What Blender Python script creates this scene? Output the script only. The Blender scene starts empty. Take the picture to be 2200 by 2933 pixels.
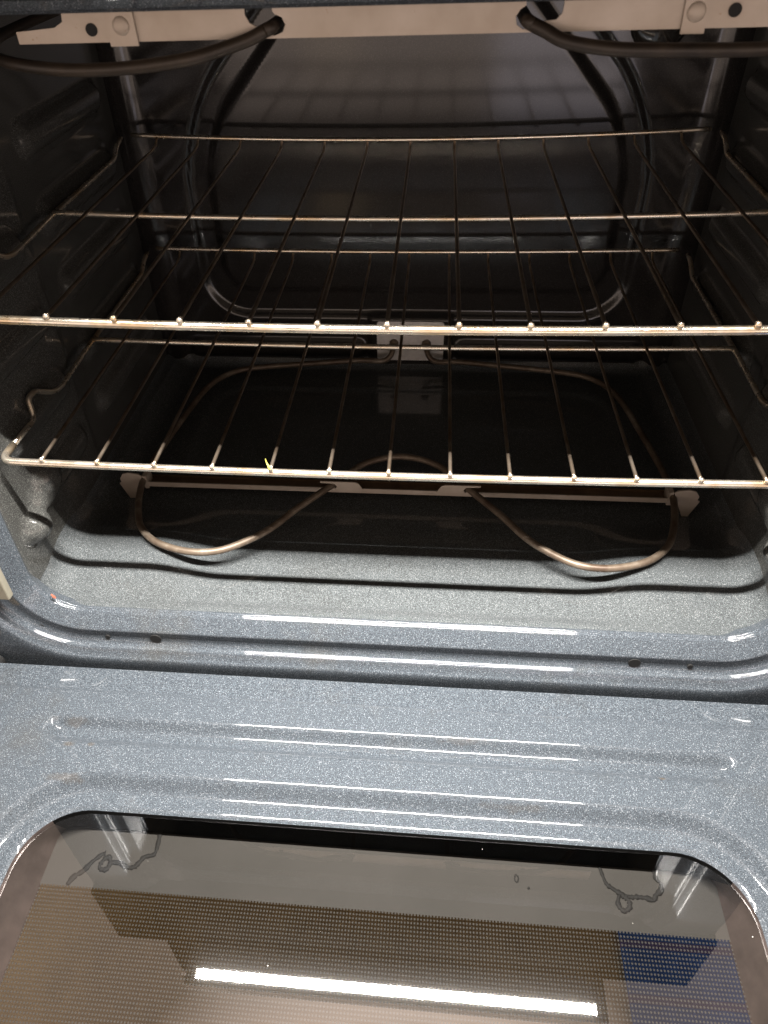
import bpy, bmesh, math, random
from mathutils import Vector, Matrix
random.seed(7)
MM = 0.001
scn = bpy.context.scene
col = scn.collection

# ------------------------------------------------------------------ camera
cam_d = bpy.data.cameras.new('camera')
cam = bpy.data.objects.new('camera', cam_d); col.objects.link(cam)
cam_d.sensor_fit = 'HORIZONTAL'; cam_d.sensor_width = 36.0
cam_d.lens = 34.42
cam_d.shift_x = 0.0273; cam_d.shift_y = -0.0331
cam_d.clip_start = 0.01; cam_d.clip_end = 50
right = Vector((0.99566, 0.08733, -0.0322)); up = Vector((-0.0314, 0.64081, 0.76706)); fwd = Vector((-0.08762, 0.76272, -0.64077))
cam.matrix_world = Matrix(((right.x, up.x, -fwd.x, 0.02709), (right.y, up.y, -fwd.y, -0.41216), (right.z, up.z, -fwd.z, 0.32878), (0, 0, 0, 1)))
cam_d.dof.use_dof = True; cam_d.dof.focus_distance = 0.62; cam_d.dof.aperture_fstop = 19
scn.camera = cam

# ------------------------------------------------------------------ light
world = bpy.data.worlds.new('World'); scn.world = world; world.use_nodes = True
wt = world.node_tree; bg = wt.nodes['Background']
# the room: pale warm ceiling overhead, dimmer walls, dark floor
tc = wt.nodes.new('ShaderNodeTexCoord'); sx_ = wt.nodes.new('ShaderNodeSeparateXYZ'); wt.links.new(tc.outputs['Generated'], sx_.inputs[0])
wr = wt.nodes.new('ShaderNodeValToRGB'); mp = wt.nodes.new('ShaderNodeMapRange'); mp.inputs[1].default_value = -1; mp.inputs[2].default_value = 1
wt.links.new(sx_.outputs[2], mp.inputs[0]); wt.links.new(mp.outputs[0], wr.inputs[0])
cr = wr.color_ramp
for p, c in ((0.0, (0.012, 0.010, 0.009)), (0.47, (0.045, 0.034, 0.024)), (0.62, (0.22, 0.16, 0.108)), (0.88, (0.30, 0.235, 0.19)), (0.970, (0.40, 0.32, 0.27)), (0.984, (2.3, 1.85, 1.58)), (1.0, (2.4, 1.92, 1.65))):
    e = cr.elements[0] if p == 0 else (cr.elements[1] if p == 1.0 else cr.elements.new(p)); e.color = (*c, 1)
    if p not in (0.0, 1.0): e.position = p
wt.links.new(wr.outputs[0], bg.inputs[0]); bg.inputs[1].default_value = 1.0

def area(name, loc, target, sx, sy, power, color):
    d = bpy.data.lights.new(name, 'AREA'); d.shape = 'RECTANGLE'; d.size = sx; d.size_y = sy
    d.energy = power; d.color = color
    o = bpy.data.objects.new(name, d); col.objects.link(o)
    o.location = loc
    o.rotation_euler = (Vector(target) - Vector(loc)).to_track_quat('-Z', 'Y').to_euler()
    return o
# thin lamp bar under the panel above the oven opening
bar = area('bar_light', (0.0, -0.089, 0.440), (0.0, -0.080, -0.15), 0.54, 0.011, 16.5, (1.0, 0.95, 0.89))
bar.data.spread = math.radians(135)
# weak unseen lamps added so the glossy back wall mirrors soft patches
area('added_cool_lamp', (0.36, -1.15, -0.08), (0.12, 0.4, 0.14), 0.36, 0.30, 0.50, (0.80, 0.80, 1.0))
area('added_warm_lamp', (-0.28, -1.15, 0.02), (-0.05, 0.4, 0.15), 0.16, 0.26, 0.075, (1.0, 0.72, 0.42))

scn.cycles.caustics_reflective = False; scn.cycles.caustics_refractive = False
scn.view_settings.view_transform = 'Standard'; scn.view_settings.look = 'None'
scn.view_settings.exposure = 0; scn.view_settings.gamma = 1
try: scn.view_settings.use_curve_mapping = False
except Exception: pass

# ------------------------------------------------------------------ materials
class NT:
    def __init__(s, name):
        s.m = bpy.data.materials.new(name); s.m.use_nodes = True
        s.t = s.m.node_tree; s.t.nodes.clear()
        s.out = s.n('ShaderNodeOutputMaterial')
    def n(s, kind, **kw):
        nd = s.t.nodes.new(kind)
        for k, v in kw.items():
            if k in nd.inputs.keys() if isinstance(k, str) else False: nd.inputs[k].default_value = v
            else: setattr(nd, k, v)
        return nd
    def l(s, a, b): s.t.links.new(a, b)
    def obj(s): return s.n('ShaderNodeTexCoord').outputs['Object']
    def math(s, op, a, b=None, clamp=False):
        nd = s.n('ShaderNodeMath'); nd.operation = op; nd.use_clamp = clamp
        for i, x in enumerate((a, b)):
            if x is None: continue
            if isinstance(x, (int, float)): nd.inputs[i].default_value = x
            else: s.l(x, nd.inputs[i])
        return nd.outputs[0]
    def noise(s, vec, scale, detail=2.0, rough=0.5):
        nd = s.n('ShaderNodeTexNoise'); s.l(vec, nd.inputs['Vector'])
        nd.inputs['Scale'].default_value = scale; nd.inputs['Detail'].default_value = detail; nd.inputs['Roughness'].default_value = rough
        return nd.outputs['Fac']
    def ramp(s, fac, stops, interp='LINEAR'):
        nd = s.n('ShaderNodeValToRGB'); s.l(fac, nd.inputs[0]); cr = nd.color_ramp; cr.interpolation = interp
        while len(cr.elements) < len(stops): cr.elements.new(0.5)
        for e, (p, c) in zip(cr.elements, stops):
            e.position = p; e.color = (*c, 1) if len(c) == 3 else c
        return nd.outputs[0]
    def mix(s, fac, a, b):
        nd = s.n('ShaderNodeMix'); nd.data_type = 'RGBA'
        if isinstance(fac, (int, float)): nd.inputs[0].default_value = fac
        else: s.l(fac, nd.inputs[0])
        for i, x in ((6, a), (7, b)):
            if isinstance(x, tuple): nd.inputs[i].default_value = (*x, 1)
            else: s.l(x, nd.inputs[i])
        return nd.outputs[2]
    def principled(s, base, rough=0.4, metal=0.0, coat=0.0, coat_rough=0.05, bump=None, bump_d=0.0002, spec=0.5):
        p = s.n('ShaderNodeBsdfPrincipled')
        if isinstance(base, tuple): p.inputs['Base Color'].default_value = (*base, 1)
        else: s.l(base, p.inputs['Base Color'])
        if isinstance(rough, (int, float)): p.inputs['Roughness'].default_value = rough
        else: s.l(rough, p.inputs['Roughness'])
        p.inputs['Metallic'].default_value = metal
        p.inputs['Specular IOR Level'].default_value = spec
        p.inputs['Coat Weight'].default_value = coat; p.inputs['Coat Roughness'].default_value = coat_rough
        if bump is not None:
            b = s.n('ShaderNodeBump'); b.inputs['Strength'].default_value = 0.5; b.inputs['Distance'].default_value = bump_d
            s.l(bump, b.inputs['Height']); s.l(b.outputs[0], p.inputs['Normal'])
        return p
    def done(s, sh): s.l(sh.outputs[0] if hasattr(sh, 'outputs') else sh, s.out.inputs[0]); return s.m

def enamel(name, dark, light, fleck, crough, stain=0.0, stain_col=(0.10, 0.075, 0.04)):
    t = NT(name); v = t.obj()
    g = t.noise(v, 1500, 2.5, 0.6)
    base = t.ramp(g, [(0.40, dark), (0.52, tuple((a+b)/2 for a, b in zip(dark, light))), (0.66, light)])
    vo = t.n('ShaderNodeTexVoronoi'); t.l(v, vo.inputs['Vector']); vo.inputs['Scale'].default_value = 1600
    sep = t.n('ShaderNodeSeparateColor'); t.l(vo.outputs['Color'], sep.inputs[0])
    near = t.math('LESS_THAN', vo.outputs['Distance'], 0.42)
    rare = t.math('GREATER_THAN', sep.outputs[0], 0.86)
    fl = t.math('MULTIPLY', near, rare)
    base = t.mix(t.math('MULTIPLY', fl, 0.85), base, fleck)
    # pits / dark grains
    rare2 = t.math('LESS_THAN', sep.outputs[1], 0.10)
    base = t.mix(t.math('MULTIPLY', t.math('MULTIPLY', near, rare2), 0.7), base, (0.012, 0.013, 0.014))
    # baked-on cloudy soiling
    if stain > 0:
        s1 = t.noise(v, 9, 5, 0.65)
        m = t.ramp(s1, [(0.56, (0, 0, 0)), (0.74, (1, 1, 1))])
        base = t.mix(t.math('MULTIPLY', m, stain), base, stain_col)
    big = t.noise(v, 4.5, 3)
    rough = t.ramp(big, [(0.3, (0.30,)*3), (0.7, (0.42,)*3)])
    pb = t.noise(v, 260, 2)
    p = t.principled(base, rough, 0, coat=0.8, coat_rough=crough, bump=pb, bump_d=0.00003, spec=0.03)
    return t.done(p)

M = {}
M['enamel'] = enamel('blue_grey_speckled_enamel', (0.031, 0.037, 0.044), (0.098, 0.114, 0.132), (0.27, 0.29, 0.315), 0.035, 0.35, (0.075, 0.065, 0.045))
def door_enamel():
    # same enamel with a few baked-on brown runs
    m = enamel('door_enamel', (0.031, 0.037, 0.044), (0.098, 0.114, 0.132), (0.27, 0.29, 0.315), 0.035, 0.3, (0.06, 0.05, 0.036))
    nt = m.node_tree; p = [n for n in nt.nodes if n.type == 'BSDF_PRINCIPLED'][0]
    src = p.inputs['Base Color'].links[0].from_socket
    tcn = [n for n in nt.nodes if n.type == 'TEX_COORD'][0].outputs['Object']
    nz = nt.nodes.new('ShaderNodeTexNoise'); nz.inputs['Scale'].default_value = 120; nz.inputs['Detail'].default_value = 4; nt.links.new(tcn, nz.inputs['Vector'])
    for (x, y, rx, ry, k) in ((-250, -103, 22, 5, 0.16), (-245, -124, 9, 4, 0.25), (-228, -123, 5, 3, 0.25), (-238, -151, 24, 5, 0.18), (95, -149, 40, 4, 0.12), (60, -100, 30, 4, 0.12), (205, -120, 4, 3, 0.6), (100, -186, 3, 2, 0.6)):
        mpn = nt.nodes.new('ShaderNodeMapping'); mpn.vector_type = 'POINT'
        mpn.inputs['Location'].default_value = (-x/rx, -y/ry, 0); mpn.inputs['Scale'].default_value = (1000/rx, 1000/ry, 0)
        nt.links.new(tcn, mpn.inputs['Vector'])
        ln = nt.nodes.new('ShaderNodeVectorMath'); ln.operation = 'LENGTH'; nt.links.new(mpn.outputs[0], ln.inputs[0])
        a = nt.nodes.new('ShaderNodeMath'); a.operation = 'MULTIPLY_ADD'; nt.links.new(nz.outputs['Fac'], a.inputs[0]); a.inputs[1].default_value = 1.6; nt.links.new(ln.outputs['Value'], a.inputs[2])
        mr = nt.nodes.new('ShaderNodeMapRange'); mr.inputs[1].default_value = 1.55; mr.inputs[2].default_value = 1.05; mr.inputs[3].default_value = 0; mr.inputs[4].default_value = k
        nt.links.new(a.outputs[0], mr.inputs[0])
        mx = nt.nodes.new('ShaderNodeMix'); mx.data_type = 'RGBA'; nt.links.new(mr.outputs[0], mx.inputs[0]); nt.links.new(src, mx.inputs[6]); mx.inputs[7].default_value = (0.085, 0.052, 0.018, 1)
        src = mx.outputs[2]
    nt.links.new(src, p.inputs['Base Color'])
    return m
M['door_enamel'] = door_enamel()
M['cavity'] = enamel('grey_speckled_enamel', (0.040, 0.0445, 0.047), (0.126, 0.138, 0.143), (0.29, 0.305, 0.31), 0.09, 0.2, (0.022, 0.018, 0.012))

M['cavity_side'] = enamel('greasy_shaded_wall_enamel', (0.028, 0.0285, 0.027), (0.085, 0.086, 0.081), (0.20, 0.20, 0.19), 0.12, 0.5, (0.012, 0.009, 0.006))  # liner enamel darkened for the cavity's shade, plus greasy soiling
M['cavity_back'] = enamel('shade_darkened_enamel', (0.010, 0.009, 0.0085), (0.026, 0.0245, 0.024), (0.07, 0.066, 0.064), 0.12, 0.3, (0.022, 0.015, 0.009))  # same enamel darkened to deepen the interior shade, with brown soiling clouds
def steel():
    t = NT('heat_tinted_rack_steel'); v = t.obj()
    n1 = t.noise(v, 22, 4, 0.6)
    c = t.ramp(n1, [(0.35, (0.74, 0.63, 0.49)), (0.5, (0.81, 0.74, 0.63)), (0.66, (0.70, 0.53, 0.34))])
    sp = t.noise(v, 260, 3, 0.6)
    c = t.mix(t.ramp(sp, [(0.70, (0, 0, 0)), (0.74, (1, 1, 1))]), c, (0.075, 0.030, 0.010))
    r = t.ramp(t.noise(v, 90, 3), [(0.3, (0.20,)*3), (0.7, (0.36,)*3)])
    return t.done(t.principled(c, r, 0.92, bump=sp, bump_d=0.00002))
M['rack'] = steel()
def bright():
    t = NT('aluminised_bracket_steel'); v = t.obj()
    n1 = t.noise(v, 35, 4, 0.6)
    c = t.ramp(n1, [(0.3, (0.40, 0.335, 0.27)), (0.7, (0.50, 0.435, 0.37))])
    s = t.noise(v, 180, 3, 0.7)
    c = t.mix(t.ramp(s, [(0.68, (0, 0, 0)), (0.76, (1, 1, 1))]), c, (0.30, 0.20, 0.12))
    return t.done(t.principled(c, 0.5, 0.25, bump=n1, bump_d=0.0002))
M['bracket'] = bright()
def wirem():
    t = NT('shade_dark_rack_wire'); v = t.obj()  # wire colour darkened to carry its reflection of the dark cavity
    c = t.ramp(t.noise(v, 30, 4, 0.65), [(0.35, (0.24, 0.175, 0.12)), (0.7, (0.44, 0.37, 0.30))])
    return t.done(t.principled(c, 0.30, 0.9))
M['wire'] = wirem()
def tubem():
    t = NT('brown_element_sheath'); v = t.obj()
    n1 = t.noise(v, 40, 4, 0.65)
    c = t.ramp(n1, [(0.32, (0.085, 0.056, 0.038)), (0.55, (0.155, 0.120, 0.088)), (0.72, (0.26, 0.222, 0.18))])
    return t.done(t.principled(c, 0.46, 0.35, bump=t.noise(v, 420, 2), bump_d=0.0001))
M['tube'] = tubem()
def tubed():
    t = NT('dark_element_sheath'); v = t.obj()
    c = t.ramp(t.noise(v, 40, 4, 0.65), [(0.32, (0.014, 0.010, 0.007)), (0.72, (0.042, 0.030, 0.020))])
    return t.done(t.principled(c, 0.5, 0.2, bump=t.noise(v, 420, 2), bump_d=0.0001))
M['tube_dark'] = tubed()
def simple(name, c, rough=0.5, metal=0.0, var=0.15, scale=60, coat=0.0):
    t = NT(name); v = t.obj()
    b = t.ramp(t.noise(v, scale, 4, 0.6), [(0.3, tuple(x*(1-var) for x in c)), (0.7, tuple(min(1, x*(1+var)) for x in c))])
    return t.done(t.principled(b, rough, metal, coat=coat))
M['black_hole'] = simple('black_void', (0.006, 0.006, 0.006), 0.8)
M['shade_browned'] = simple('shade_browned_steel', (0.16, 0.105, 0.065), 0.5, 0.4, 0.4, 30)  # bracket steel turned brown to carry the shade on the channel web
M['cream'] = simple('cream_paint', (0.22, 0.205, 0.16), 0.5)
M['lens'] = simple('smoked_glass', (0.02, 0.018, 0.016), 0.12, coat=1.0)
M['plate'] = simple('pale_terminal_plate', (0.74, 0.72, 0.70), 0.38, 0.3)
M['window_wall'] = simple('window_channel_metal', (0.16, 0.125, 0.115), 0.30, 0.75, 0.5, 35)
wb = NT('black_channel_edge'); M['window_black'] = wb.done(wb.principled((0.003, 0.003, 0.003), 0.7, spec=0.05))  # plain black for the far wall of the window channel
M['stain'] = simple('dark_drip_residue', (0.008, 0.007, 0.006), 0.8)
fb = NT('black_added_panel'); M['fascia'] = fb.done(fb.principled((0.0015, 0.0015, 0.0015), 0.9, spec=0.0))
M['trim'] = simple('brushed_steel_trim', (0.72, 0.72, 0.72), 0.28, 0.9)
M['floor'] = simple('darkened_kitchen_floor', (0.022, 0.018, 0.015), 0.7, 0, 0.2, 14)  # floor colour darkened to keep its lit glow off the back wall
M['mat'] = simple('tan_floor_tone', (0.66, 0.51, 0.28), 0.8, 0, 0.14, 30)  # tan of the floor, used only on the slab added under the door
M['crumb_yellow'] = simple('dry_yellow_food', (0.55, 0.50, 0.10), 0.6, 0, 0.3, 300)
M['crumb_red'] = simple('dry_orange_food', (0.30, 0.09, 0.05), 0.6, 0, 0.3, 300)
M['crumb_brown'] = simple('charred_food', (0.05, 0.032, 0.02), 0.8, 0, 0.4, 300)
def rugm():
    t = NT('blue_striped_cloth'); v = t.obj()
    sx = t.n('ShaderNodeSeparateXYZ'); t.l(v, sx.inputs[0])
    st = t.math('LESS_THAN', t.math('ABSOLUTE', t.math('SUBTRACT', t.math('FRACT', t.math('MULTIPLY', sx.outputs[1], 21)), 0.5)), 0.08)
    b = t.ramp(t.noise(v, 45, 4), [(0.3, (0.06, 0.17, 0.60)), (0.7, (0.10, 0.25, 0.78))])
    return t.done(t.principled(t.mix(t.math('MULTIPLY', st, 0.4), b, (0.40, 0.20, 0.22)), 0.8))
M['rug'] = rugm()
def inner_glass():
    t = NT('clear_inner_pane'); v = t.obj()
    g = t.n('ShaderNodeBsdfGlossy'); g.inputs['Roughness'].default_value = 0.010
    g.inputs['Color'].default_value = (1, 1, 1, 1)
    tr = t.n('ShaderNodeBsdfTransparent'); tr.inputs[0].default_value = (0.90, 0.90, 0.89, 1)
    fr = t.n('ShaderNodeFresnel'); fr.inputs[0].default_value = 1.5
    k = t.math('ADD', t.math('MULTIPLY', fr.outputs[0], 4.6), 0.0, True)
    g2 = t.n('ShaderNodeBsdfGlossy'); g2.inputs['Roughness'].default_value = 0.13      # greasy film
    gm = t.n('ShaderNodeMixShader'); gm.inputs[0].default_value = 0.0025; t.l(g.outputs[0], gm.inputs[1]); t.l(g2.outputs[0], gm.inputs[2])
    mx = t.n('ShaderNodeMixShader'); t.l(k, mx.inputs[0]); t.l(tr.outputs[0], mx.inputs[1]); t.l(gm.outputs[0], mx.inputs[2])
    # specks of dust and dried splashes
    vo = t.n('ShaderNodeTexVoronoi'); t.l(v, vo.inputs['Vector']); vo.inputs['Scale'].default_value = 95
    sep = t.n('ShaderNodeSeparateColor'); t.l(vo.outputs['Color'], sep.inputs[0])
    d = t.math('MULTIPLY', t.math('LESS_THAN', vo.outputs['Distance'], 0.030), t.math('GREATER_THAN', sep.outputs[0], 0.80))
    df = t.n('ShaderNodeBsdfDiffuse'); df.inputs[0].default_value = (0.7, 0.68, 0.64, 1)
    m2 = t.n('ShaderNodeMixShader'); t.l(d, m2.inputs[0]); t.l(mx.outputs[0], m2.inputs[1]); t.l(df.outputs[0], m2.inputs[2])
    return t.done(m2)
M['glass'] = inner_glass()
def frit():
    # ceramic print on the outer pane: a solid grey band, then rows of dots
    t = NT('printed_outer_pane'); v = t.obj()
    s = t.n('ShaderNodeSeparateXYZ'); t.l(v, s.inputs[0])
    x, y = s.outputs[0], s.outputs[1]
    band = t.math('GREATER_THAN', y, -0.2140)
    row = t.math('MULTIPLY', y, 1/0.0026)
    ri = t.math('FLOOR', row)
    half = t.math('MULTIPLY', t.math('MODULO', t.math('ABSOLUTE', ri), 2.0), 0.0)
    fx = t.math('SUBTRACT', t.math('FRACT', t.math('ADD', t.math('MULTIPLY', x, 1/0.0022), half)), 0.5)
    fy = t.math('SUBTRACT', t.math('FRACT', row), 0.5)
    r2 = t.math('ADD', t.math('MULTIPLY', fx, fx), t.math('MULTIPLY', fy, fy))
    dot = t.math('LESS_THAN', r2, 0.070)
    a = t.math('MAXIMUM', band, dot)
    n1 = t.noise(v, 16, 3)
    c = t.ramp(n1, [(0.3, (0.055, 0.052, 0.048)), (0.7, (0.064, 0.060, 0.056))])
    df = t.n('ShaderNodeBsdfDiffuse'); t.l(c, df.inputs[0])
    tr = t.n('ShaderNodeBsdfTransparent'); tr.inputs[0].default_value = (0.80, 0.78, 0.74, 1)
    mx = t.n('ShaderNodeMixShader'); t.l(a, mx.inputs[0]); t.l(tr.outputs[0], mx.inputs[1]); t.l(df.outputs[0], mx.inputs[2])
    g = t.n('ShaderNodeBsdfGlossy'); g.inputs['Roughness'].default_value = 0.10
    m2 = t.n('ShaderNodeMixShader'); m2.inputs[0].default_value = 0.0; t.l(mx.outputs[0], m2.inputs[1]); t.l(g.outputs[0], m2.inputs[2])
    return t.done(m2)
M['frit'] = frit()

# ------------------------------------------------------------------ helpers
def link(name, verts, faces, mat, parent=None, smooth=True, label=None):
    me = bpy.data.meshes.new(name)
    me.from_pydata([tuple(c*MM for c in v) for v in verts], [], faces)
    me.update()
    if smooth: me.polygons.foreach_set('use_smooth', [True]*len(me.polygons))
    o = bpy.data.objects.new(name, me); col.objects.link(o)
    me.materials.append(mat)
    if parent: o.parent = parent; o.matrix_parent_inverse = parent.matrix_world.inverted()
    if label: o['label'] = label
    return o
class MB:
    def __init__(s): s.v = []; s.f = []
    def add(s, v, f):
        k = len(s.v); s.v += [tuple(p) for p in v]; s.f += [tuple(i+k for i in q) for q in f]
    def box(s, a, b):
        x0, y0, z0 = a; x1, y1, z1 = b
        s.add([(x0,y0,z0),(x1,y0,z0),(x1,y1,z0),(x0,y1,z0),(x0,y0,z1),(x1,y0,z1),(x1,y1,z1),(x0,y1,z1)],
              [(0,3,2,1),(4,5,6,7),(0,1,5,4),(1,2,6,5),(2,3,7,6),(3,0,4,7)])
    def tube(s, pts, r, seg=12, caps=True):
        P = [Vector(p) for p in pts]; n = len(P)
        T = [(P[min(i+1, n-1)] - P[max(i-1, 0)]).normalized() for i in range(n)]
        a = Vector((0, 0, 1)) if abs(T[0].z) < 0.9 else Vector((1, 0, 0))
        N = (a - T[0]*a.dot(T[0])).normalized()
        rings = []
        for i in range(n):
            N = (N - T[i]*N.dot(T[i])).normalized(); B = T[i].cross(N)
            rr = r[i] if isinstance(r, (list, tuple)) else r
            rings.append([P[i] + (N*math.cos(q) + B*math.sin(q))*rr for q in [2*math.pi*k/seg for k in range(seg)]])
        v = [p for rg in rings for p in rg]; f = []
        for i in range(n-1):
            for k in range(seg):
                k2 = (k+1) % seg
                f.append((i*seg+k, i*seg+k2, (i+1)*seg+k2, (i+1)*seg+k))
        if caps:
            f.append(tuple(range(seg-1, -1, -1))); f.append(tuple((n-1)*seg+k for k in range(seg)))
        s.add(v, f)
    def ball(s, c, r, sc=(1,1,1), nu=10, nv=7):
        v = []; f = []
        for j in range(nv+1):
            th = math.pi*j/nv
            for i in range(nu):
                ph = 2*math.pi*i/nu
                v.append((c[0]+r*sc[0]*math.sin(th)*math.cos(ph), c[1]+r*sc[1]*math.sin(th)*math.sin(ph), c[2]+r*sc[2]*math.cos(th)))
        for j in range(nv):
            for i in range(nu):
                i2 = (i+1) % nu
                f.append((j*nu+i, (j+1)*nu+i, (j+1)*nu+i2, j*nu+i2))
        s.add(v, f)
    def plate_xz(s, outline, y0, y1):
        # extruded outline in the xz plane
        n = len(outline)
        v = [(x, y0, z) for x, z in outline] + [(x, y1, z) for x, z in outline]
        f = [tuple(range(n)), tuple(range(2*n-1, n-1, -1))] + [(i, i+n, (i+1) % n + n, (i+1) % n) for i in range(n)]
        s.add(v, f)
    def build(s, name, mat, parent=None, smooth=False, label=None):
        o = link(name, s.v, s.f, mat, parent, smooth, label)
        bm = bmesh.new(); bm.from_mesh(o.data); bmesh.ops.recalc_face_normals(bm, faces=bm.faces); bm.to_mesh(o.data); bm.free()
        if smooth:
            o.data.polygons.foreach_set('use_smooth', [True]*len(o.data.polygons))
            for e in o.data.edges: pass
        return o
def spline(pts, per=8):
    P = [Vector(p) for p in pts]; out = []
    for i in range(len(P)-1):
        p0 = P[i-1] if i else P[i]*2 - P[i+1]; p1 = P[i]; p2 = P[i+1]; p3 = P[i+2] if i+2 < len(P) else P[i+1]*2 - P[i]
        for k in range(per):
            t = k/per
            out.append(0.5*((2*p1) + (p2-p0)*t + (2*p0-5*p1+4*p2-p3)*t*t + (3*p1-p0-3*p2+p3)*t**3))
    out.append(P[-1]); return out
def fillet(pts, rad, seg=6):
    # polyline with rounded corners
    P = [Vector(p) for p in pts]; out = [P[0]]
    for i in range(1, len(P)-1):
        a = P[i-1]-P[i]; b = P[i+1]-P[i]; r = rad[i] if isinstance(rad, (list, tuple)) else rad
        d = min(r, a.length*0.49, b.length*0.49)
        A = P[i] + a.normalized()*d; B = P[i] + b.normalized()*d
        for k in range(seg+1):
            t = k/seg; out.append(A*(1-t)**2 + P[i]*2*t*(1-t) + B*t*t)
    out.append(P[-1]); return out
def sstep(x, w):
    t = max(0.0, min(1.0, x/(2*w)+0.5)); return t*t*(3-2*t)
def rbox(x, y, cx, cy, hx, hy, r):
    dx = abs(x-cx)-hx+r; dy = abs(y-cy)-hy+r
    return math.hypot(max(dx, 0), max(dy, 0)) + min(max(dx, dy), 0) - r
def frange(a, b, step):
    n = max(1, round(abs((b-a)/step))); return [a+(b-a)*i/n for i in range(n+1)]
def grid(name, us, vs, fn, mat, parent, flip=False):
    nu, nv = len(us), len(vs)
    v = [fn(u, w) for w in vs for u in us]; f = []
    for j in range(nv-1):
        for i in range(nu-1):
            q = (j*nu+i, j*nu+i+1, (j+1)*nu+i+1, (j+1)*nu+i)
            f.append(q[::-1] if flip else q)
    return link(name, v, f, mat, parent)
def empty(name, loc, label, cat, group=None):
    o = bpy.data.objects.new(name, None); col.objects.link(o); o.location = [c*MM for c in loc]
    o['label'] = label; o['category'] = cat
    if group: o['group'] = group
    bpy.context.view_layer.update()
    return o

# ------------------------------------------------------------------ oven liner
WX, YB, ZF, ZT = 306.0, 405.0, -155.0, 300.0
oven = empty('oven', (0, 0, -155), 'open built-in oven lined with blue-grey speckled enamel, its door lowered flat in front', 'oven')

def floor_fn(x, y):
    ax = abs(x)
    # the middle is pressed down, shoulders at the front corners stay higher
    side = sstep(ax-188, 34)*(1-sstep(y-92, 34))*sstep(y-14, 34)*15
    z = ZF + side
    front = max(0.0, min(1.0, (4-y)/16.0))
    fz = -150.5 - ZF
    z = z*(1-front*front*(3-2*front)) + (ZF+fz)*(front*front*(3-2*front))
    R = 26.0
    if ax > WX-R:
        t = min(ax-(WX-R), R*0.999); z += R - math.sqrt(R*R-t*t)
    if y > YB-14:
        t = min(y-(YB-14), 13.99); z += 14-math.sqrt(14*14-t*t)
    # stamped rounded panel further back
    z -= 1.6*sstep(-rbox(x, y, 0, 255, 232, 92, 40), 6)
    return (x, y, z)
grid('cavity_floor', frange(-WX, WX, 4), frange(-14, YB, 3), floor_fn, M['cavity'], oven)

def side_h(y, z):
    h = 0.0
    for zc in (173, 111, 50, -12, -73):
        for (a, b) in ((24, 132), (182, 350)):
            d = rbox(y, z, (a+b)/2, zc, (b-a)/2, 12, 12)
            h = max(h, 9*sstep(-d-1, 6))
    for (yc, zc, ry, rz, hh) in ((17, -86, 17, 15, 15), (52, -62, 20, 20, 15)):
        q = ((y-yc)/ry)**2 + ((z-zc)/rz)**2
        if q < 1: h = max(h, hh*(1-q)**0.7)
    # upright pressed panels joining the shelf ribs
    d = rbox(y, z, 70, 50, 82, 190, 14)
    h = max(h, 0) + 2.2*sstep(-d, 4)
    return h
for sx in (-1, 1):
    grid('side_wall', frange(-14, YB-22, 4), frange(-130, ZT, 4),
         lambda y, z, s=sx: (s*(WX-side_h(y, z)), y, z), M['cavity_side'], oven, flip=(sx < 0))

def convex(ds, r):
    q = math.sqrt(sum(max(d+r, 0)**2 for d in ds)); m = max(ds)
    return (q - r) if m > -r else m
def d_in(x, z):
    return convex([abs(x)-222, (abs(x)-222+(z-117)*0.9)/1.345, -53-z], 34)
def d_out(x, z):
    return convex([abs(x)-247, (abs(x)-247+(z-134)*0.95)/1.38, -85-z], 50)
def back_h(x, z):
    h = -5.5*(sstep(-d_out(x, z), 4) - sstep(-d_in(x, z), 4))
    for s in (-1, 1):
        h += 6*sstep(-rbox(x, z, s*168, -131, 112, 12.5, 9)-1, 4)
    h += 3.5*sstep(-rbox(x, z, 0, -118, 50, 34, 5), 3)
    return h
RB = 25.0
def back_pt(u, z):
    # u along the back with rounded upright corners into the sides
    L = WX-RB
    if abs(u) <= L: return (u, YB-back_h(u, z), z)
    s = 1 if u > 0 else -1; a = (abs(u)-L)/RB
    return (s*(L+RB*math.sin(a)), YB-RB+RB*math.cos(a), z)
ulim = WX-RB+RB*math.pi/2
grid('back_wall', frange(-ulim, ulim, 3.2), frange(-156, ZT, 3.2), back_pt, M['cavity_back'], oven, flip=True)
grid('cavity_ceiling', frange(-392, 392, 28), frange(2, 448, 30), lambda x, y: (x, y, ZT), M['cavity'], oven)

# outer casing closes the body behind the liner
b = MB()
b.box((-395, 449, -330), (395, 452, 446)); b.box((-395, -40, -330), (-393, 449, 446)); b.box((393, -40, -330), (395, 449, 446))
b.box((-393, 30.5, 444), (393, 449, 446)); b.box((-393, -40, -330), (393, 449, -328))
b.build('outer_casing', simple('grey_casing_paint', (0.12, 0.12, 0.12), 0.6), oven)

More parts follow.
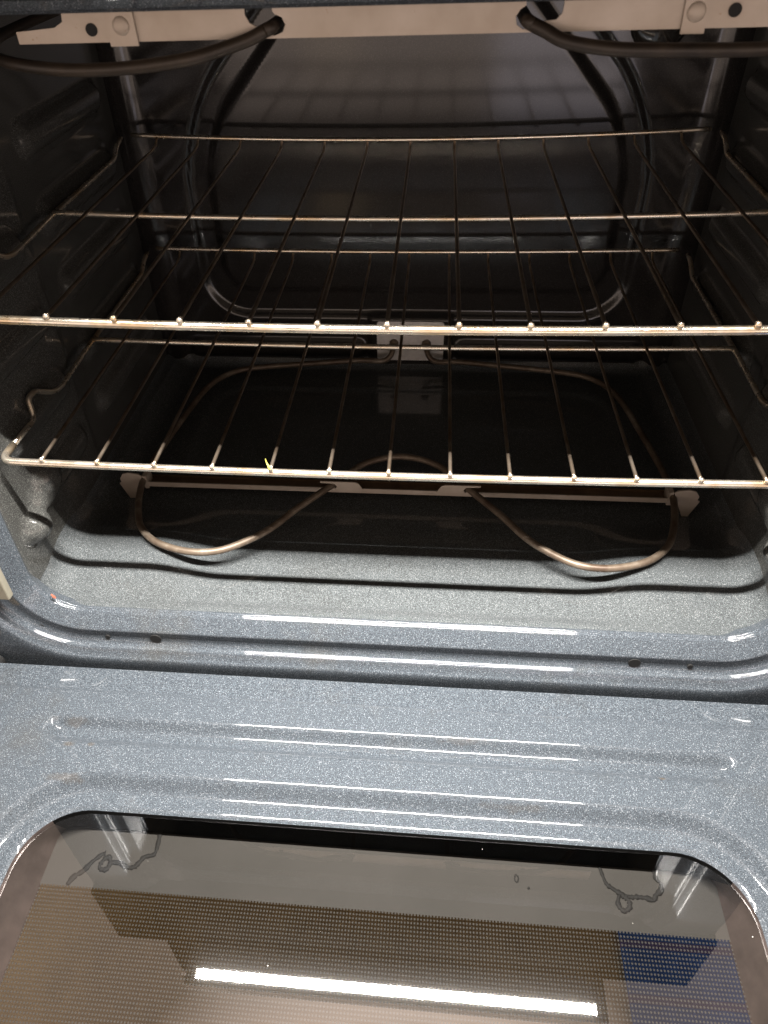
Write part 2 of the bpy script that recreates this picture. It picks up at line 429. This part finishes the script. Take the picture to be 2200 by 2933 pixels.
# front frame: a pressed profile carried round the opening
prof = [(5, -6), (2, -11), (0.1, -14.5), (-0.5, -15.4), (-0.6, -16.2), (0.0, -17.0), (0.9, -18.0), (0.7, -19.0), (1.3, -20.0), (12, -27.6), (12.8, -28.6), (13.6, -29.1), (15.0, -29.2), (20, -28.6), (24, -28.8), (26.8, -29.8),
        (28.4, -31.4), (29.1, -33.2), (29.2, -34.4), (29.7, -35.2), (31, -35.9), (36.0, -38.6), (36.5, -39.4), (37.2, -40.3), (38.4, -40.9), (42, -41.4), (46, -41.6), (92, -41.8)]
def lean(z): return 0*max(0.0, min(1.0, (z+40)/323.0))
HX, ZB, ZO, RC = 303.0, -150.0, 283.0, 42.0
def ring(o):
    pts = []
    for (cx_, cz_, a0) in ((HX-RC, ZB+RC, -90), (HX-RC, ZO-RC, 0), (-HX+RC, ZO-RC, 90), (-HX+RC, ZB+RC, 180)):
        for k in range(13):
            a = math.radians(a0+90*k/12); r = RC+o
            pts.append((cx_+r*math.cos(a), cz_+r*math.sin(a)))
    # extra stations along the straights keep the lean smooth
    out = []
    n = len(pts)
    for i in range(n):
        p, q = pts[i], pts[(i+1) % n]; m = 8 if math.hypot(p[0]-q[0], p[1]-q[1]) > 60 else 1
        for k in range(m): out.append((p[0]+(q[0]-p[0])*k/m, p[1]+(q[1]-p[1])*k/m))
    return out
rings = [[(x, y+lean(z), z) for x, z in ring(o)] for o, y in prof]
nr = len(rings[0]); V = [p for r in rings for p in r]; F = []
for i in range(len(rings)-1):
    for k in range(nr):
        k2 = (k+1) % nr
        F.append((i*nr+k, (i+1)*nr+k, (i+1)*nr+k2, i*nr+k2))
frame = link('front_frame', V, F, M['enamel'], oven)
for (hx, hz, r) in ((-202, -171.2, 4.9), (199, -171.0, 4.9), (-245, -172, 2.2), (243, -171.8, 2.2)):
    b = MB(); b.tube([(hx, -29.9, hz), (hx, -26, hz)], r, 20); o = b.build('clip_hole', M['black_hole'], frame)
b = MB(); b.tube([(-302.5, -29.2, -163), (-302.5, -26, -163)], 3.2, 16); b.build('clip_hole', M['black_hole'], frame)
b = MB(); b.box((-346, -40, -117), (-309, -33, -72)); o = b.build('hinge_cover', M['cream'], oven)
md = o.modifiers.new('bevel', 'BEVEL'); md.width = 0.0012; md.segments = 2
b = MB(); b.tube([(-347, -50, -192), (-347, -44.6, -192)], 9, 20); b.build('hinge_slot', M['black_hole'], oven)

# unseen upper front, added to shape the floor shadow and door-glass reflections
b = MB(); b.box((-395, -51, 291.5), (395, 30, 446)); b.build('added_shade_panel', M['fascia'], oven)
b = MB(); b.box((-285, -103, 442), (285, -51.5, 462)); b.build('light_bar', M['trim'], oven)
b = MB(); b.box((-330, -46, 463), (225, 30, 585)); b.build('added_reflected_panel', M['fascia'], oven)
b = MB(); b.tube([(-330, -50, 590), (300, -50, 590)], 5, 14); b.build('added_trim_bar', M['trim'], oven, True)

# oven lamp lens
b = MB(); b.ball((228, 404, 216), 27, (1, 0.45, 1), 24, 14); b.build('lamp_lens', M['lens'], oven, True)

# ------------------------------------------------------------------ heating elements
def mirror(pts): return [(-x, y, z) for x, y, z in pts]
half = [(20, 400, -119), (20, 393, -121), (24, 386, -130), (34, 384.5, -136), (60, 380, -136), (99, 374, -136), (174, 361, -136), (208, 350, -136), (229, 331, -136), (240, 300, -136), (248, 250, -136), (256, 190, -136), (259, 150, -136),
        (255, 118, -136), (247, 90, -136), (238, 71, -136), (222, 55, -136), (203, 46, -136), (180, 41.5, -136), (158, 44.5, -136), (138, 56, -136), (117, 75, -136), (95, 106, -136), (66, 142, -136),
        (52, 160, -136), (38, 176, -136), (20, 186, -136), (0, 190, -136)]
half = [(x, y-2.6, z+3) if y < 345 else (x, y, z+(3 if y < 382 else 0)) for x, y, z in half]
be = MB(); path = spline(half + mirror(half)[::-1][1:], 6); be.tube(path, 3.3, 14)
bake = be.build('bake_element', M['tube'], oven, True, 'thin brown tube element with two front loops just above the oven floor')
# its support bar: low channel with raised notched tabs and pointed feet
b = MB()
b.box((-262, 139.6, -144.0), (262, 140.8, -138.6))
for s in (-1, 1):
    tab = [(s*36, -139), (s*40, -131.5), (s*44, -129.6), (s*62, -129.6), (s*78, -129.6), (s*78, -131.4), (s*64, -132), (s*61.5, -135.8), (s*64, -139)]
    b.plate_xz(tab, 138.2, 139.4)
    leg = [(s*258, -130), (s*261, -127), (s*271, -125.5), (s*277, -127), (s*281, -133), (s*280.5, -138), (s*283, -139), (s*276, -156), (s*271, -156), (s*262, -139)]
    b.plate_xz(leg, 137.0, 138.4)
    b.plate_xz([(s*258, -146), (s*258, -130), (s*254, -131), (s*254, -146)], 138.6, 152)
b.v = [(x, y-2.6, z+3 if z > -150 else z) for x, y, z in b.v]; sb = b.build('support_bracket', M['bracket'], bake)
b = MB(); b.box((-262, 140.8, -144.4), (262, 156, -143.4)); b.box((-262, 155, -143.4), (262, 156, -141.5)); b.v = [(x, y-2.6, z+3) for x, y, z in b.v]; b.build('channel_web', M['shade_browned'], sb)
b = MB()
out = []
for (cx_, cz_, a0) in ((37, -139, -90), (37, -94, 0), (-37, -94, 90), (-37, -139, 180)):
    for k in range(5):
        a = math.radians(a0+90*k/4); out.append((cx_+4*math.cos(a), cz_+4*math.sin(a)))
b.plate_xz(out, 399.2, 400.6); tp = b.build('terminal_plate', M['plate'], bake)
for s in (-1, 1):
    b = MB(); b.tube([(s*20, 399.4, -119), (s*20, 395.5, -119)], 5.6, 16); b.build('grommet', M['tube'], tp, True)

bl = [(-57, 330, 268), (-57, 60, 271), (-57, 14, 271.5), (-61, 9, 270), (-69, 7, 266.8), (-82, 4, 263.4), (-101, -2, 259.8), (-136, 0, 256.2), (-171, 2, 256), (-209, 20, 257.8), (-234, 60, 259), (-242, 120, 261), (-242, 330, 264)]
br = [(68, 330, 268), (68, 60, 271), (68, 14, 271.5), (71, 9, 270), (77, 6, 267.6), (87, 2, 263.6), (108, 0, 260.6), (136, 0, 259.5), (182, 5, 258.5), (216, 22, 259), (240, 60, 260), (250, 120, 262), (250, 330, 264)]
b = MB(); b.tube(spline(bl, 8), 3.2, 16); b.tube(spline(br, 8), 3.2, 16)
broil = b.build('broil_element', M['tube_dark'], oven, True, 'dark tube element curving below the top of the oven opening')
strip = [(-192, 266), (-192, 271.5), (-184, 272), (-171, 273), (-166, 275.5), (-165.5, 279.5), (-165.5, 290), (-71, 290), (-71, 276.5), (-69, 273), (-66, 271.6), (-63, 271.2), (-61.5, 268.8), (-57, 267.3), (-52.5, 268.8), (-51, 272), (-52.5, 275.2), (-56, 276.6), (-57, 278), (-57, 290),
         (67, 290), (67, 277.5), (64.5, 276), (62.5, 273), (63.2, 269.6), (66.5, 267.6), (70.5, 268), (73, 270.5), (77, 271), (82, 271.4), (84.6, 274), (85, 278), (85, 290), (250, 290), (250, 266.5)]
b = MB(); b.plate_xz(strip, 12, 13.2)
bk = b.build('support_bracket', M['bracket'], broil)
for x0, x1 in ((-142.4, -127.6), (141.2, 152.2)):
    b = MB(); b.plate_xz([(x0, 264.4), (x1, 264.4), (x1-0.6, 292), (x0-0.6, 292)], 10.4, 11.7); b.build('strap', M['bracket'], bk)
    b = MB(); b.ball(((x0+x1)/2, 10.4, 273.4), 4.4, (1, 0.35, 1), 18, 10); b.build('rivet', M['bracket'], bk, True)
for x, z in ((-151.4, 271.8), (164.6, 273.6)):
    b = MB(); b.tube([(x, 11.4, z), (x, 12.6, z)], 3.0, 18); b.build('screw_hole', M['black_hole'], bk)

# ------------------------------------------------------------------ racks
def make_rack(x0, y0, z0, sag, sagb, label):
    L = 378.6; sp = 43.5; HW = 294.5
    root = empty('oven_rack', (x0, y0, z0), label, 'oven rack', 'wire racks in the oven')
    def s(x, k=sag): return -k*(1-(x/300)**2)
    X = frange(-HW+16, HW-16, 12)
    # outer frame: front rod with rounded corners, runs back along both sides
    front = [(x, 1.0, -4.2+s(x)) for x in X]
    def side(sg):
        p = [(sg*HW, 17, -4.4), (sg*HW, 60, -6), (sg*(HW+4), 66, 9), (sg*(HW+3), 76, 10), (sg*(HW+1), 100, -6), (sg*HW, 112, -8), (sg*HW, 186, -5), (sg*(HW+0.5), 340, -4), (sg*(HW+0.5), 352, 5), (sg*(HW+0.5), 368, 8.4)]
        return fillet([(x0+a, y0+b_, z0+c) for a, b_, c in p], 7, 5)
    b = MB()
    corner = lambda sg: fillet([(x0+sg*(HW-22), y0+1.0, z0-4.2+s(HW-22)), (x0+sg*HW, y0+1.0, z0-4.2), (x0+sg*HW, y0+22, z0-4.4)], 20, 8)
    full = corner(-1)[::-1] + [Vector((x0+a, y0+b_, z0+c)) for a, b_, c in front if abs(a) < HW-24] + corner(1)
    b.tube(full, 2.9, 14); b.build('front_rail', M['rack'], root, True)
    for sg in (-1, 1):
        b = MB(); b.tube(side(sg), 2.3, 10); b.build('side_rail', M['rack'], root, True)
    b = MB(); b.tube([(x0+x, y0+0.499*L, z0-3.6+s(x)) for x in frange(-HW, HW, 12)], 2.4, 12); b.build('cross_bar', M['rack'], root, True)
    b = MB(); pts = [(x0+x, y0+L+1.5, z0+8.6+s(x, sagb)) for x in frange(-HW+6, HW-6, 12)]
    b.tube(pts, 2.3, 12); b.build('back_rail', M['rack'], root, True)
    for i in range(-6, 7):
        x = i*sp + random.uniform(-0.6, 0.6); b = MB()
        p = [(x, -0.4, s(x)+0.2)] + [(x, y, s(x)) for y in (4, 60, 120, 188, 250, 310, 360)] + [(x, 371, s(x)+1.5), (x, L-1, s(x, sagb)+6.5)]
        b.tube([(x0+a, y0+b_, z0+c) for a, b_, c in p], 1.4, 8)
        w = b.build('wire', M['wire'], root, True)
        b = MB(); b.ball((x0+x, y0-0.6, z0+s(x)+0.1), 2.1, (1, 0.8, 1), 10, 7); b.build('weld_end', M['rack'], w, True)
    return root
make_rack(-0.4, -3.3, 121.3, 5.5, 7.5, 'upper wire oven rack, nearest the broil element, sagging slightly in the middle')
make_rack(-1.2, 0.0, 0.0, 3.6, 3.6, 'lower wire oven rack with a yellow flake on its front rail')

# ------------------------------------------------------------------ door
ZD = -187.0
def win(x, y): return rbox(x, y, -3.5, -290.5, 251, 120.5, 46)
def door_h(x, y):
    h = 0.0
    h += 2.4*sstep(-(y+74.5), 2.2)                                   # fine crease along the hinge edge
    d = rbox(x, y, -4.5, -110.5, 266, 12.5, 11)
    h -= 6.6*sstep(-d-4.5, 4.6 if y > -110 else 5.0)                 # long pressed trough
    dw = win(x, y)
    h -= 8.2*(1-sstep(dw-20, 6.4))                                   # surround of the window steps down
    h -= 1.5*(1-sstep(dw-1.0, 2.2))                                  # rolled lip at the glass
    return h
xs = frange(-352, 352, 3.2); ys = frange(-51.5, -450, 1.9)
ys = [y for y in ys if y > -205] + frange(-206, -450, 4.5)
nx = len(xs); verts = [[x, y, ZD+door_h(x, y)] for y in ys for x in xs]
sd = [win(v[0], v[1]) for v in verts]; faces = []; moved = set()
for j in range(len(ys)-1):
    for i in range(nx-1):
        q = (j*nx+i, (j+1)*nx+i, (j+1)*nx+i+1, j*nx+i+1)
        inside = [k for k in q if sd[k] < 0]
        if len(inside) == 4: continue
        faces.append(q)
        moved.update(inside)
for k in moved:
    x, y = verts[k][0], verts[k][1]
    for _ in range(4):
        e = 0.05; d = win(x, y); gx = (win(x+e, y)-d)/e; gy = (win(x, y+e)-d)/e; g = max(1e-6, math.hypot(gx, gy))
        x -= d*gx/g/g; y -= d*gy/g/g
    verts[k] = [x, y, ZD+door_h(x, y)]
# skirt round the outside so that the panel has thickness
base = len(verts)
edge = [i for i in range(nx)] + [j*nx+nx-1 for j in range(1, len(ys))] + [(len(ys)-1)*nx+i for i in range(nx-2, -1, -1)] + [j*nx for j in range(len(ys)-2, 0, -1)]
for k in edge: verts.append([verts[k][0], verts[k][1], ZD-38])
for i in range(len(edge)):
    i2 = (i+1) % len(edge); faces.append((edge[i], edge[i2], base+i2, base+i))
used = sorted({k for f in faces for k in f}); remap = {k: n for n, k in enumerate(used)}
door = link('door', [verts[k] for k in used], [tuple(remap[k] for k in f) for f in faces], M['door_enamel'], oven, True, 'blue-grey enamelled inner face of the lowered oven door with a window')
bm = bmesh.new(); bm.from_mesh(door.data); bmesh.ops.recalc_face_normals(bm, faces=bm.faces)
for e in bm.edges:
    if len(e.link_faces) == 2 and e.calc_face_angle(0) > 0.9: e.smooth = False
bm.to_mesh(door.data); bm.free()

def wring(off, z):
    hx, hy, r = 251+off, 120.5+off, 46+off; out = []
    for (sx, sy, a0) in ((1, -1, -90), (1, 1, 0), (-1, 1, 90), (-1, -1, 180)):
        for k in range(15):
            a = math.radians(a0+90*k/14)
            out.append((-3.5+sx*(hx-r)+r*math.cos(a), -290.5+sy*(hy-r)+r*math.sin(a), z))
    return out
def loft(name, loops, mat, parent, cap=False):  # cap closes both ends
    n = len(loops[0]); v = [p for l in loops for p in l]; f = []
    for i in range(len(loops)-1):
        for k in range(n): f.append((i*n+k, i*n+(k+1) % n, (i+1)*n+(k+1) % n, (i+1)*n+k))
    if cap: f += [tuple((len(loops)-1)*n+k for k in range(n)), tuple(range(n-1, -1, -1))]
    return link(name, v, f, mat, parent)
link('inner_glass', wring(1.5, ZD-8.2), [tuple(range(60))], M['glass'], door, False)
def wlow(k):
    # station k of the channel's lower edge: a squarer outline than the opening, tight to the far side
    hx, hy, r, cy = 236.5, 115, 9, -287.6; out = []
    for (sx, sy, a0) in ((1, -1, -90), (1, 1, 0), (-1, 1, 90), (-1, -1, 180)):
        for q in range(15):
            a = math.radians(a0+90*q/14); out.append((-2.5+sx*(hx-r)+r*math.cos(a), cy+sy*(hy-r)+r*math.sin(a), ZD-31))
    return out[k]
top = wring(-0.6, ZD-5.5); mid = wring(-1.4, ZD-9); low = [wlow(k) for k in range(60)]
far = [k for k in range(60) if 21 <= k < 36]; rest = [k for k in range(60) if k not in far]
for nm, ks, mt in (('window_channel', rest, 'window_wall'), ('window_channel_back', far, 'window_black')):
    v = []; f = []
    for k in ks:
        k2 = (k+1) % 60; q = len(v)
        v += [top[k], top[k2], mid[k2], mid[k], low[k2], low[k]]; f += [(q, q+1, q+2, q+3), (q+3, q+2, q+4, q+5)]
    link(nm, v, f, M[mt], door)
og = link('outer_glass', [(-262, -420, ZD-30), (262, -420, ZD-30), (262, -168, ZD-30), (-262, -168, ZD-30)], [(0, 1, 2, 3)], M['frit'], door, False)
# dried drips between the panes
ZS = ZD-29.6
def ribbon(name, pts, w):
    P = spline([(x, y, ZS) for x, y in pts], 5); b = MB()
    rr = [w*random.uniform(0.55, 1.25) for _ in P]; b.tube(P, rr, 6)
    v = [(x, y, ZS+(z-ZS)*0.12) for x, y, z in b.v]; b.v = v
    return b.build(name, M['stain'], door, True)
ribbon('drip_stain', [(-163.9, -172), (-163.0, -182.5), (-163.8, -188.4), (-170.1, -190.6), (-173.0, -194.9), (-175.4, -198.0), (-180.4, -198.7), (-186.5, -196.2), (-193.3, -196.4), (-194.5, -200.5), (-198.4, -201.6), (-200.9, -199.4), (-199.3, -194.4), (-196.5, -192.5), (-193.3, -196.4)], 2.0)
ribbon('drip_stain', [(-199.5, -190.3), (-202.2, -191.3), (-207.2, -196.6), (-211.6, -203.4), (-216.8, -207.8), (-219.6, -213.5)], 2.2)
ribbon('drip_stain', [(156.1, -170.5), (157.8, -178.3), (159.7, -184.3), (163.2, -187.1), (167.4, -189.8), (174.0, -192.0), (178.7, -191.7), (184.9, -191.8), (190.0, -192.9), (192.3, -189.5), (196.1, -186.2), (197.1, -181.5), (194.6, -178.7), (194.8, -171)], 1.95)
ribbon('drip_stain', [(167.9, -189.8), (165.6, -195.9), (166.5, -199.5), (169.2, -201.2), (172.7, -199.1), (173.4, -195.3), (171.5, -192.8), (168.7, -191.2)], 1.9)
ribbon('drip_spot', [(97.6, -182.6), (99.2, -185), (98.2, -188), (96.6, -186.5), (97.2, -183)], 0.5)
ribbon('drip_spot', [(105.3, -191), (106.4, -191.8)], 0.9)

# ------------------------------------------------------------------ crumbs
def flake(name, pts, r, mat, label):
    b = MB(); b.tube(pts, r, 6); o = b.build(name, mat, None, False); o['label'] = label; o['category'] = 'crumb'; return o
flake('crumb', [(-87.5, -2.5, -1.2), (-88.2, -2.6, 0.8), (-89.4, -2.0, 3.5), (-90.2, -1.6, 7.0)], [1.35, 1.0, 0.5, 0.2], M['crumb_yellow'], 'thin yellow-green food flake standing on the lower rack front rail')
flake('crumb', [(-288.2, -18.6, -132), (-286.4, -19.2, -134.6), (-284.8, -19.4, -136)], [0.6, 1.25, 0.5], M['crumb_red'], 'orange-red food crumb on the rim at the left corner of the opening')

# ------------------------------------------------------------------ setting below the door
o = grid('floor', frange(-2500, 2500, 500), frange(-2500, 1500, 500), lambda x, y: (x, y, -520), M['floor'], None); o['kind'] = 'structure'
b = MB(); b.box((-620, -430, -519.5), (640, 40, -514)); o = b.build('added_tan_floor', M['mat']); o['label'] = 'added tan slab standing in for the floor, seen through the dotted door window'; o['category'] = 'mat'
b = MB(); b.box((236, -420, -513.8), (600, -60, -508)); o = b.build('cloth', M['rug']); o['label'] = 'blue cloth lying on the tan floor slab, seen through the right end of the door window'; o['category'] = 'cloth'
